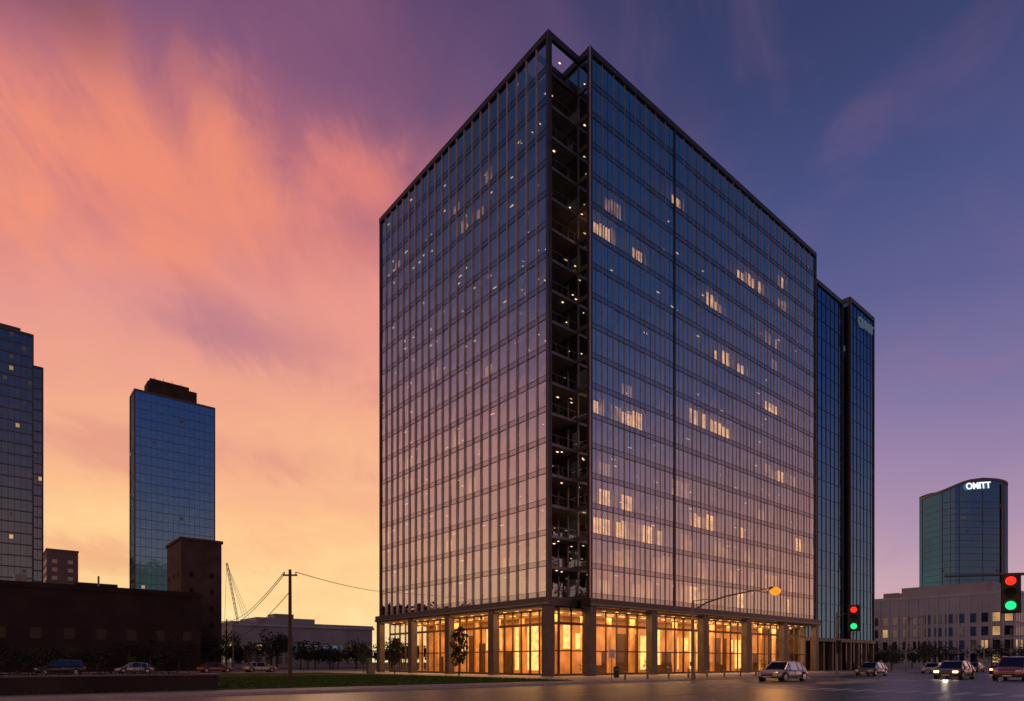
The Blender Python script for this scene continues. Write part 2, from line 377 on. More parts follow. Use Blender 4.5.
# ---------------------------------------------------------------- GENERIC BUILDINGS
def glass_box(mbx,a0,a1,b0,b1,z0,z1,bays,floors,gm='blueglass',fm='fin_dark',litp=.03,side=None,band=.25,mul=.06):
    def wall(p,q,n,nx,ny):
        L=math.hypot(q[0]-p[0],q[1]-p[1]); ux,uy=(q[0]-p[0])/L,(q[1]-p[1])/L
        fh=(z1-z0)/floors; w=L/n
        for f in range(floors):
            za=z0+f*fh; zb=za+fh
            for i in range(n):
                c=[]
                for (t,z) in ((i*w,za),((i+1)*w,za),((i+1)*w,zb),(i*w,zb)):
                    e=random.uniform(-.014,.014)
                    c.append((p[0]+ux*t+nx*e,p[1]+uy*t+ny*e,z))
                r=random.random()
                mbx.poly(c,gm)
                if r<litp:
                    d=.03
                    c2=[(p[0]+ux*t+nx*d,p[1]+uy*t+ny*d,z) for (t,z) in ((i*w+.2*w,za+.45*fh),((i+1)*w-.2*w,za+.45*fh),((i+1)*w-.2*w,zb-.2*fh),(i*w+.2*w,zb-.2*fh))]
                    mbx.poly(c2,'winlit' if r<litp*.3 else 'windim')
            def strip(t0,t1,za_,zb_,d):
                pts=[(p[0]+ux*t0,p[1]+uy*t0),(p[0]+ux*t1,p[1]+uy*t1)]
                x0=min(pts[0][0],pts[1][0]);x1=max(pts[0][0],pts[1][0]);y0=min(pts[0][1],pts[1][1]);y1=max(pts[0][1],pts[1][1])
                if nx>0:x1+=d
                if nx<0:x0-=d
                if ny>0:y1+=d
                if ny<0:y0-=d
                mbx.box(x0-abs(nx)*.04 if nx>0 else x0,x1+abs(nx)*.04 if nx<0 else x1,y0-abs(ny)*.04 if ny>0 else y0,y1+abs(ny)*.04 if ny<0 else y1,za_,zb_,fm)
            strip(.02,L-.02,za-band/2,za+band/2,.07)
        for i in range(1,n):
            strip(i*w-mul,i*w+mul,z0,z1,.10)
        strip(-.0,.3,z0,z1,.2); strip(L-.3,L,z0,z1,.2); strip(0.01,L-.01,z1-.5,z1+.3,.21)
    wall((a0,b0),(a1,b0),bays[0],0,-1); wall((a1,b0),(a1,b1),bays[1],1,0)
    wall((a1,b1),(a0,b1),bays[0],0,1); wall((a0,b1),(a0,b0),bays[1],-1,0)
    mbx.poly([(a0+.05,b0+.05,z1+.1),(a1-.05,b0+.05,z1+.1),(a1-.05,b1-.05,z1+.1),(a0+.05,b1-.05,z1+.1)],'slab')
random.seed(5)
T2=empty('blue_glass_tower',W(0,0),TH)
m=MB()
glass_box(m,62.5,78.4,1.2,30,6,70.4,(9,12),20,litp=.012,band=.08,mul=.025)
glass_box(m,79.6,91.2,.4,30,6,71.4,(7,12),20,litp=.008,band=.08,mul=.025)
m.box(78.3,79.7,3.5,28,0,69,'fin_dark')
m.box(63,78,2,29,0,6,'darkwin'); m.box(80,90.8,1.2,29,0,6,'darkwin')
for k in range(5): m.box(62.6+k*3.7,63.2+k*3.7,1.1,1.9,0,5.9,'column')
for k in range(4): m.box(79.8+k*3.6,80.4+k*3.6,.3,1.0,0,5.9,'column')
m.box(62.4,91.4,.05,1.0,5.4,6.05,'fin_dark')
m.build('curtain_wall',T2)
def text(name,s,size,parent,loc,rot,mat,ext=.12):
    c=D.curves.new(name,'FONT'); c.body=s; c.size=size; c.extrude=ext; c.align_x='CENTER'; c.offset=.02*size
    o=D.objects.new(name,c); COL.objects.link(o); c.materials.append(mat); o.parent=parent; o.location=loc; o.rotation_euler=rot; return o
text('sign_letters','QUNIT',2.3,T2,(86.4,.05,67.6),(math.pi/2,0,0),M['signdim'])
T3=empty('stepped_glass_tower',W(0,0),TH)
def rel(x,y):
    dx,dy=x-P1[0],y-P1[1]; return (dx*AX[0]+dy*AX[1], dx*BX[0]+dy*BX[1])
a,b=rel(-152.3,200)
m=MB()
glass_box(m,a-34,a,b,b+24,0,105.5,(22,14),30,gm='greyglass',litp=.10,band=.4,mul=.05)
m.box(a-30,a-3,b+3,b+20,105.9,108,'fin_dark')
glass_box(m,a+.25,a+3.05,b+10,b+24,0,99.5,(2,8),28,gm='greyglass',litp=.04,band=.4,mul=.05)
m.build('curtain_wall',T3)
T4=empty('dark_blue_tower',W(0,0),TH)
a,b=rel(-156,260); m=MB()
t=31
glass_box(m,a,a+t,b,b+11,0,114.5,(15,6),30,gm='blueglass',litp=.02,band=.18,mul=.04)
m.box(a+5,a+24,b+1.5,b+9,114.9,120,'darkbrick'); m.box(a+6,a+21,b+2,b+8,120,121.6,'darkbrick')
for q in range(4): m.tube((a+8+q*3.4,b+4,121.5),(a+8+q*3.4,b+4,123.3),.12,.08,'frame',5)
m.build('curtain_wall',T4)
def masonry(name,a0,a1,b0,b1,h,wall,bayw=3.2,fh=3.6,win=(1.5,1.9),litp=.06,z_first=1.2,parapet=.5,extra=None,wm='darkwin',sill=True):
    E=empty(name,W(0,0),TH); m=MB()
    m.box(a0,a1,b0,b1,0,h,wall)
    m.box(a0-.25,a1+.25,b0-.25,b1+.25,h-.35,h+parapet,wall)
    nf=int((h-z_first-1)/fh)
    def win_(face,c,z):
        w,hh=win; r=random.random(); k='winlit' if r<litp*.5 else ('windim' if r<litp else wm)
        for (dd,grow,kk) in ((.04,.0,k),(.025,.14,'frame' if sill else 'darkbrick')):
            w2=w/2+grow; z0=z-grow; z1=z+hh+grow
            if face=='f': m.box(c-w2,c+w2,b0-dd,b0+.02,z0,z1,kk)
            if face=='k': m.box(c-w2,c+w2,b1-.02,b1+dd,z0,z1,kk)
            if face=='l': m.box(a0-dd,a0+.02,c-w2,c+w2,z0,z1,kk)
            if face=='r': m.box(a1-.02,a1+dd,c-w2,c+w2,z0,z1,kk)
        if face=='l': m.box(a0-.14,a0,c-w/2-.2,c+w/2+.2,z-.25,z-.145,wall)
        if face=='f': m.box(c-w/2-.2,c+w/2+.2,b0-.14,b0,z-.25,z-.145,wall)
    for f in range(nf):
        z=z_first+f*fh
        na=max(1,int((a1-a0-1)/bayw)); nb=max(1,int((b1-b0-1)/bayw))
        for i in range(na):
            c=a0+(i+.5)*(a1-a0)/na; win_('f',c,z); win_('k',c,z)
        for i in range(nb):
            c=b0+(i+.5)*(b1-b0)/nb; win_('l',c,z); win_('r',c,z)
    if extra: extra(m)
    m.build('walls_and_windows',E)
    return E
def ex(m):
    m.box(160,172,-4,18,20.4,23.4,'grey'); m.box(163,168,20,24,20.4,22.5,'frame')
    n=15
    for i in range(n+1): 
        c=-9.6+i*(36.9)/n; m.box(155.2,155.62,c-.2,c+.2,.5,19.5,'white')
masonry('white_office_building',155.6,190,-9.6,27.3,19.9,'white',bayw=2.4,fh=3.6,win=(1.6,2.3),litp=.18,z_first=1.6,extra=ex)
a,b=rel(-64.2,122)
masonry('brown_apartment_block',a,a+7.4,b,b+12.2,25.8,'brick',bayw=3.2,fh=3.3,win=(.5,.8),litp=.0,z_first=2,parapet=.2,wm='blackwin',sill=False)
def ex2(m):
    m.box(-60,-52,76,82,14.3,15.6,'darkbrick'); m.box(-44,-42.5,74,76,14.3,15.4,'frame'); m.box(-36,-30,76,80,14.3,15.0,'darkbrick')
    m.tube((-33,74,14),(-33,74,16),.15,.15,'frame')
masonry('long_brick_building',-78,-17.8,72,90,13.6,'darkbrick',bayw=4.2,fh=4.2,win=(1.4,1.7),litp=.0,z_first=1.2,extra=ex2,wm='blackwin',sill=False)
a,b=rel(-222,300)
masonry('taupe_office_building',a,a+12.5,b,b+22,55.5,'taupe',bayw=4,fh=4,win=(2,1.8),litp=.0)
a,b=rel(-80,180)
def ex3(m):
    m.box(a+8,a+26,b+4,b+20,13.5,15.2,'grey'); m.box(a+14,a+20,b+6,b+12,15.2,16.6,'frame')
    m.box(a-.5,a+44.5,b-.5,b,12.2,12.9,'white')
E=masonry('low_civic_building',a,a+44,b,b+26,13,'grey',bayw=2.8,fh=3.8,win=(1.8,1.9),litp=.15,extra=ex3)
T5=empty('rounded_glass_tower',(243.5,340,0),math.radians(6))
m=MB(); N=56; RX,RY=18.0,13
def se(c,p): return math.copysign(abs(c)**p,c)
def rt(t,g=0): return ((RX+g)*se(math.cos(t),.42),(RY+g)*se(math.sin(t),.42))
def ztop(x): return 97.3-((x-2)/20.0)**2*5.5 if x<2 else 97.3-((x-2)/16)**2*2
FLS=26
for i in range(N):
    t0=2*math.pi*i/N;t1=2*math.pi*(i+1)/N
    p=rt(t0);q=rt(t1)
    for f in range(FLS):
        z0=f*3.4; z1=z0+3.4
        if f==FLS-1: za,zb=ztop(p[0]),ztop(q[0])
        else: za=zb=z1
        m.poly([(p[0],p[1],z0),(q[0],q[1],z0),(q[0],q[1],zb),(p[0],p[1],za)],'navyglass')
        if random.random()<.04 and math.hypot(p[0]-q[0],p[1]-q[1])>1:
            e_=(q[0]-p[0])*.15,(q[1]-p[1])*.15
            L_=math.hypot(*e_)*6.67; nx,ny=(q[1]-p[1])/L_*.1,-(q[0]-p[0])/L_*.1
            m.poly([(p[0]+e_[0]+nx,p[1]+e_[1]+ny,z0+1.2),(q[0]-e_[0]+nx,q[1]-e_[1]+ny,z0+1.2),(q[0]-e_[0]+nx,q[1]-e_[1]+ny,z0+2.4),(p[0]+e_[0]+nx,p[1]+e_[1]+ny,z0+2.4)],'windim')
        P=rt(t0,.12);Q=rt(t1,.12)
        m.poly([(P[0],P[1],z0),(Q[0],Q[1],z0),(Q[0],Q[1],z0+.25),(P[0],P[1],z0+.25)],'fin_dark')
    P=rt(t0,.3);Q=rt(t1,.3)
    m.poly([(P[0],P[1],ztop(p[0])-1.0),(Q[0],Q[1],ztop(q[0])-1.0),(Q[0],Q[1],ztop(q[0])+.3),(P[0],P[1],ztop(p[0])+.3)],'fin_dark')
    m.poly([(p[0],p[1],ztop(p[0])-.2),(q[0],q[1],ztop(q[0])-.2),(0,0,96)],'slab')
    if i%4==2: P=rt(t0,.1); m.tube((P[0],P[1],0),(P[0],P[1],ztop(p[0])),.14,.14,'fin_dark',5)
m.box(10.2,10.9,-RY-.35,-RY+.1,0,94.5,'fin_dark')
m.build('curtain_wall',T5)
text('sign_letters','OMITT',4.6,T5,(-3.2,-RY-.8,91.6),(math.pi/2,-math.radians(5),0),M['sign'])
# ---------------------------------------------------------------- GROUND
def grid_obj(name,fn,**k):
    m=MB(); fn(m); return m.build(name,None,loc=W(0,0),rot=TH,**k)
grid_obj('ground',lambda m:m.poly([(-2500,-2500,-.03),(2500,-2500,-.03),(2500,2500,-.03),(-2500,2500,-.03)],'ground'))
grid_obj('road',lambda m:(m.poly([(-300,-45,0),(700,-45,0),(700,-17,0),(-300,-17,0)],'road'),
                          m.poly([(-300,45,0),(700,45,0),(700,64,0),(-300,64,0)],'road'),
                          m.poly([(104,-17,0),(122,-17,0),(122,45,0),(104,45,0)],'road')))
def walk(m):
    m.box(-300,-9,-16.7,-13,-.02,.13,'walk'); m.box(-9,103.7,-16.7,44.7,-.02,.13,'walk')
    m.box(122.3,700,-16.7,44.7,-.02,.13,'walk')
    m.box(-300,700,-60,-45.3,-.02,.13,'walk')
    m.box(-300,700,64.3,71.5,-.02,.13,'walk')
    m.box(-300,-9,40.5,44.7,-.02,.13,'walk')
grid_obj('pavement',walk)
def kerb(m):
    m.box(-300,104,-17,-16.7,-.02,.145,'kerb'); m.box(122,700,-17,-16.7,-.02,.145,'kerb')
    m.box(-300,700,-45.3,-45,-.02,.145,'kerb'); m.box(-300,104,44.7,45,-.02,.145,'kerb'); m.box(-300,700,64,64.3,-.02,.145,'kerb')
    for k in range(45): m.box(-60+k*3,-59.96+k*3,-16.69,-13.1,.12,.134,'fin_dark')
    m.box(-60,103,-14.9,-14.86,.12,.134,'fin_dark')
    for k in range(3): m.box(-8.9,103,-11+k*3,-10.96+k*3,.12,.134,'fin_dark')
grid_obj('kerb',kerb)
grid_obj('lawn',lambda m:m.box(-90,-9.05,-12.95,40.4,-.02,.16,'grass'))
def blades(m):
    for _ in range(14000):
        a=random.uniform(-46,-9.3); b=random.uniform(-12.8,16)
        h=random.uniform(.05,.14); w=random.uniform(.03,.08); t=random.uniform(0,3.14); dx,dy=math.cos(t)*w,math.sin(t)*w
        m.poly([(a-dx,b-dy,.15),(a+dx,b+dy,.15),(a+random.uniform(-.05,.05),b,.16+h)],'grass')
grid_obj('grass',blades)
def marks(m):
    z=.004
    for b in (-20.6,-24.2,-27.8,-34.6,-38.2,-41.6):
        a=-160
        while a<420:
            if not(-12<a<0) : m.poly([(a,b-.07,z),(a+3,b-.07,z),(a+3,b+.07,z),(a,b+.07,z)],'paint')
            a+=9
    for b in (-31.0,-31.35):
        m.poly([(13,b-.06,z),(420,b-.06,z),(420,b+.06,z),(13,b+.06,z)],'ypaint'); m.poly([(-160,b-.06,z),(-12,b-.06,z),(-12,b+.06,z),(-160,b+.06,z)],'ypaint')
    for k in range(22):
        b=-44.2+k*1.25
        m.poly([(-9,b,z),(-5.5,b,z),(-5.5,b+.6,z),(-9,b+.6,z)],'paint')
    m.poly([(-3.6,-30.5,z),(-3.1,-30.5,z),(-3.1,-17.4,z),(-3.6,-17.4,z)],'paint')
    for k in range(12):
        b=-44.2+k*1.25
        m.poly([(16,b+14,z),(19.5,b+14,z),(19.5,b+14.6,z),(16,b+14.6,z)],'paint')
    a=-200
    while a<300:
        m.poly([(a,54.4,z),(a+3,54.4,z),(a+3,54.55,z),(a,54.55,z)],'paint'); a+=9
grid_obj('road_marking',marks)
def isl(m):
    m.box(2,11.5,-29.6,-28.1,-.02,.15,'kerb'); m.box(2.2,11.3,-29.4,-28.3,.14,.165,'walk')
grid_obj('traffic_island',isl,bevel=.03)
# ---------------------------------------------------------------- TREES
def tree(name,loc,h,r,seed,n=1500,leaf='leaf',slender=False,ls=.26):
    random.seed(seed)
    E=empty(name,loc,random.uniform(0,6)); m=MB()
    th=h*(.3 if not slender else .22)
    m.path([(0,0,-.05),(.05,.03,th*.6),(.0,.06,th),(.06,0,h*.7),(0,0,h*.92)],.035*h/2,.02,'bark')
    for k in range(9):
        t=k*2.4+random.random(); z=th+(h-th)*(.05+.75*k/9); L=r*random.uniform(.6,.95)*(1-.5*k/9)
        m.path([(0,0,z),(math.cos(t)*L*.5,math.sin(t)*L*.5,z+L*.35),(math.cos(t)*L,math.sin(t)*L,z+L*.75)],.05,.012,'bark',5)
    m.build('trunk_and_limbs',E)
    c=MB()
    K=16
    for k in range(K):
        t=k*2.4; f=k/K
        rr=r*(.75 if slender else .7)*math.sin(math.pi*(.12+.8*f))**.7
        z=th+(h-th)*(.08+.86*f)
        s=r*random.uniform(.34,.55)*(1-.3*f)
        c.leaves((math.cos(t)*rr*.75,math.sin(t)*rr*.75,z),(s,s,s*.85),n//K,ls,leaf if random.random()<.6 else 'leafd',.1)
    c.build('foliage',E)
    return E
tree('street_tree',W(-5.2,9.5),6.0,1.25,11,1500,slender=True)
tree('street_tree',W(-5.5,24),5.0,1.3,12,1300)
tree('street_tree',W(-5.5,33),4.6,1.3,13,1000)
tree('street_tree',W(72,-9.5),5.0,1.6,14,900)
tree('street_tree',W(88,-9.5),5.5,1.8,15,900)
random.seed(31)
def mass(name,pts,hr,rr,n,size,k='leafd'):
    m=MB()
    for (x,y) in pts:
        h=random.uniform(*hr); r=random.uniform(*rr)
        m.tube((x,y,-.1),(x,y,h*.6),.18,.1,'bark',6)
        for q in range(5):
            t=random.uniform(0,6.28); d=r*.5
            m.leaves((x+math.cos(t)*d,y+math.sin(t)*d,h*random.uniform(.45,.78)),(r*.6,r*.6,h*.22),n//5,size,k if random.random()<.7 else 'leaf',0)
    m.build(name,None)
pts=[]
for i in range(24):
    a=-24+i*2.2+random.uniform(-1,1); w=W(a,random.uniform(73,84)); pts.append((w[0],w[1]))
mass('tree_row',pts,(4.5,8.5),(2.6,4.2),480,.5)
pts=[(W(a,random.uniform(66,69))[0],W(a,67)[1]) for a in range(-74,-20,4)]
mass('tree_row',pts,(3.5,6.0),(2.2,3.2),420,.4)
pts=[]
for i in range(22):
    w=W(128+random.uniform(-2,18),-18+i*2.4); pts.append((w[0],w[1]))
mass('tree_row',pts,(4.2,8.0),(2.6,3.8),460,.5)
pts=[(random.uniform(-380,520),random.uniform(380,480)) for i in range(150)]
mass('distant_tree_line',pts,(9,15),(7,12),130,2.4)
def hw(m):
    m.box(-75,-37.3,-12.3,-11.9,.1,.95,'darkbrick'); m.box(-37.7,-37.3,-11.89,-4,.1,.94,'darkbrick')
    m.box(-75,-37.2,-12.38,-11.82,.951,1.03,'column'); m.box(-37.78,-37.22,-11.81,-4,.951,1.028,'column')
grid_obj('retaining_wall',hw)
random.seed(8)
def hedge(m):
    for k in range(64):
        m.leaves((-38.6-k*.55,-11+random.uniform(-.2,.3),.85),(.6,.6,.42),130,.12,'leafd' if random.random()<.7 else 'leaf',0)
    for k in range(12):
        m.leaves((-40-k*2.6,-6+random.uniform(-2,3),.9),(1.2,1.2,.9),220,.16,'leafd',0)
grid_obj('hedge',hedge)
# ---------------------------------------------------------------- STREET FURNITURE
L=empty('street_lamp',(16.6,57.6,.13))
m=MB()
m.tube((0,0,0),(0,0,.5),.22,.2,'steel',14); m.tube((0,0,.5),(0,0,7.2),.12,.085,'steel',12)
pts=[(0,0,5.9),(.35,0,6.5),(1.2,0,7.0),(3.0,0,7.6),(5.2,0,8.05),(7.2,0,8.25)]
m.path(pts,.085,.055,'steel',8)
m.path([(0,0,7.15),(.9,0,7.28),(1.9,0,7.28)],.04,.03,'steel',6)
m.box(7.0,7.95,-.22,.22,8.22,8.45,'steel'); m.box(-.28,-.13,-.12,.12,1.2,1.6,'steel')
m.build('pole_and_arm',L)
m=MB()
for k in range(10):
    a0_,a1_=k/10*math.pi,(k+1)/10*math.pi
    m.tube((7.5,0,8.08+.40*math.cos(a0_)),(7.5,0,8.08+.40*math.cos(a1_)-.0005),max(.01,.48*math.sin(a0_)),max(.01,.48*math.sin(a1_)),'amber',18,False)
m.build('lamp_globe',L,smooth=True)
l=D.lights.new('lamp_light','POINT'); l.energy=700; l.color=(1,.42,.10); l.shadow_soft_size=.3
o=D.objects.new('lamp_light',l); COL.objects.link(o); o.parent=L; o.location=(7.5,0,7.2)
def signal_head(parent,loc,rot,H=1.6,on=('red',None,'green'),w=None):
    """three-lens head facing local -y, top centre at loc"""
    w=w or H*.36; m=MB()
    m.box(-w*.5,w*.5,-.14,.14,-H,0,'black')
    m.box(-w*.60,w*.60,.03,.06,-H-.06,.06,'black')
    m.box(-.05,.05,.05,.3,-.3,-.2,'steel')
    for k in range(3):
        zc=-H*(1+2*k)/6; r=w*.33
        m.tube((0,-.139,zc),(0,-.175,zc),r,r,on[k] or 'tyre',18)
        n=12
        for q in range(n):
            t0=math.radians(0+180*q/n);t1=math.radians(0+180*(q+1)/n); R=r*1.18
            m.poly([(R*math.cos(t0),-.14,zc+R*math.sin(t0)),(R*math.cos(t1),-.14,zc+R*math.sin(t1)),
                    (R*math.cos(t1),-.38,zc+R*math.sin(t1)),(R*math.cos(t0),-.38,zc+R*math.sin(t0))],'black')
    return m.build('signal_head',parent,loc=loc,rot=rot)
S1=empty('traffic_light',(23.6,25,.13)); m=MB()
m.tube((0,0,0),(0,0,.4),.24,.2,'steel',14); m.tube((0,0,.4),(0,0,6.4),.14,.1,'steel',12)
m.path([(0,0,4.6),(-.6,0,4.95),(-2.2,0,5.1),(-6.4,0,4.98)],.09,.05,'steel',10)
m.tube((-3.93,0,5.1),(-3.93,0,4.7),.04,.04,'steel',8)
m.box(-2.7,-1.9,-.12,-.1,4.7,4.95,'steel')
m.build('mast_and_arm',S1)
signal_head(S1,(-3.93,-.2,5.0),-math.radians(40),1.45)
S2=empty('traffic_light',W(4.3,-28.8,.15)); m=MB()
m.tube((0,0,0),(0,0,.35),.2,.16,'steel',12); m.tube((0,0,.35),(0,0,5.5),.09,.07,'steel',10)
m.path([(0,0,5.0),(.5,0,5.35),(1.6,0,5.45)],.05,.04,'steel',8)
m.build('mast_and_arm',S2)
signal_head(S2,(1.25,-.2,6.0),-math.radians(30),1.95); signal_head(S2,(0,-.3,3.2),-math.radians(30),.9,(None,None,None))
S3=empty('traffic_light',W(101,-15.8,.13)); m=MB()
m.tube((0,0,0),(0,0,6.2),.12,.08,'steel',10); m.path([(0,0,5.8),(2,-1.5,6.3),(5,-5,6.5)],.07,.05,'steel',8)
m.build('mast_and_arm',S3); signal_head(S3,(5,-5.2,6.9),-math.radians(30),1.2,('red',None,None))
U=empty('utility_pole',(-17.15,48.6,.15)); m=MB()
m.tube((0,0,-.1),(0,0,8.7),.16,.11,'wood',12)
m.box(-.55,.55,-.06,.06,8.2,8.32,'wood')
for q in (-.45,.45): m.tube((q,0,8.32),(q,0,8.5),.04,.05,'grey',8)
m.build('pole',U)
def wire(p0,p1,sag,name='wire'):
    c=D.curves.new(name,'CURVE'); c.dimensions='3D'; c.bevel_depth=.028
    s=c.splines.new('POLY'); N=18; s.points.add(N)
    for i in range(N+1):
        t=i/N; s.points[i].co=(p0[0]+(p1[0]-p0[0])*t,p0[1]+(p1[1]-p0[1])*t,p0[2]+(p1[2]-p0[2])*t-4*sag*t*(1-t),1)
    c.materials.append(M['black'])
    o=D.objects.new(name,c); COL.objects.link(o); o.parent=U
e=(-19.6+17.15,110-48.6,13.8)
wire((.45,0,8.5),e,.5)
e2=(-54+17.15,119-48.6,9.5)
wire((-.45,0,8.5),e2,1.2); wire((-.45,0,8.3),(e2[0]-1,e2[1],8.5),1.4); wire((0,0,7.0),(e2[0]+.5,e2[1],6.5),1.3)
m=MB(); m.tube((0,0,0),(0,0,13.9),.18,.12,'wood',12); m.box(-1,1,-.07,.07,13.3,13.44,'wood'); m.build('utility_pole',None,loc=(-19.6,110,0))
m=MB(); m.tube((0,0,0),(0,0,9.8),.16,.11,'wood',12); m.box(-1,1,-.06,.06,9.3,9.42,'wood'); m.build('utility_pole',None,loc=(-54,119,0))
m=MB()
def lattice(p0,p1,w,r,n):
    p0=Vector(p0);p1=Vector(p1);d=(p1-p0).normalized(); u=d.orthogonal().normalized(); v=d.cross(u)
    cs=[(u+v)*w,(u-v)*w,(-u-v)*w,(-u+v)*w]
    for c_ in cs: m.tube(p0+c_,p1+c_,r,r,'steel',5)
    for k in range(n):
        for q in range(4):
            m.tube(p0+(p1-p0)*(k/n)+cs[q],p0+(p1-p0)*((k+1)/n)+cs[(q+1)%4],r*.7,r*.7,'steel',4,False)
m.box(-2,2,-1.5,1.5,0,2.6,'steel')
lattice((0,0,2.5),(-6,0,34),.25,.045,20)
for q in (-2.5,-1,.8): m.tube((-6,0,34),(q+6,0,2.5),.045,.045,'steel',4)
m.tube((-6,0,34),(-7,0,4),.045,.045,'steel',4)
m.build('crane',None,loc=(-87,205,0))
def bollard(a,b):
    m=MB(); m.tube((0,0,0),(0,0,.85),.09,.09,'steel',12); m.tube((0,0,.85),(0,0,.93),.11,.05,'steel',12); m.tube((0,0,.7),(0,0,.74),.094,.094,'paint',12,False)
    m.build('bollard',None,loc=W(a,b,.13))
for k in range(8): bollard(-4+k*3.2,-14.2)
m=MB(); m.box(-.5,.5,-.3,.3,0,1.3,'steel'); m.box(-.55,.55,-.35,.35,1.3,1.36,'steel'); m.box(-.47,-.02,-.31,-.3,.1,1.22,'frame'); m.box(.02,.47,-.31,-.3,.1,1.22,'frame')
m.build('utility_cabinet',None,loc=W(-8,26,.13),rot=TH,bevel=.02)
m=MB(); m.tube((0,0,0),(0,0,1.0),.28,.31,'black',14); m.tube((0,0,1.0),(0,0,1.12),.33,.18,'black',14); m.box(-.15,.15,-.325,-.29,.75,.9,'steel')
m.build('litter_bin',None,loc=W(1.5,-8.5,.13))
m=MB(); m.tube((0,0,0),(0,0,2.6),.035,.035,'steel',8); m.box(-.25,.25,-.05,-.035,1.9,2.6,'paint'); m.build('parking_sign',None,loc=W(-7.6,-15.8,.13))
for q,(a,b,h) in enumerate(((-14,66,8),(-60,67,8),(125,-15,9),(60,-15.6,8),(30,66,8),(150,-15,9))):
    E=empty('street_lamp',W(a,b,.13),TH); m=MB()
    m.tube((0,0,0),(0,0,h),.12,.07,'steel',10); m.path([(0,0,h-.1),(0,-1,h+.3),(0,-2.2,h+.35)],.06,.04,'steel',6); m.box(-.14,.14,-2.8,-2.1,h+.25,h+.4,'steel')
    if q in(1,2): m.box(-.1,.1,-2.7,-2.2,h+.2,h+.249,'amber')
    m.build('pole_and_head',E)
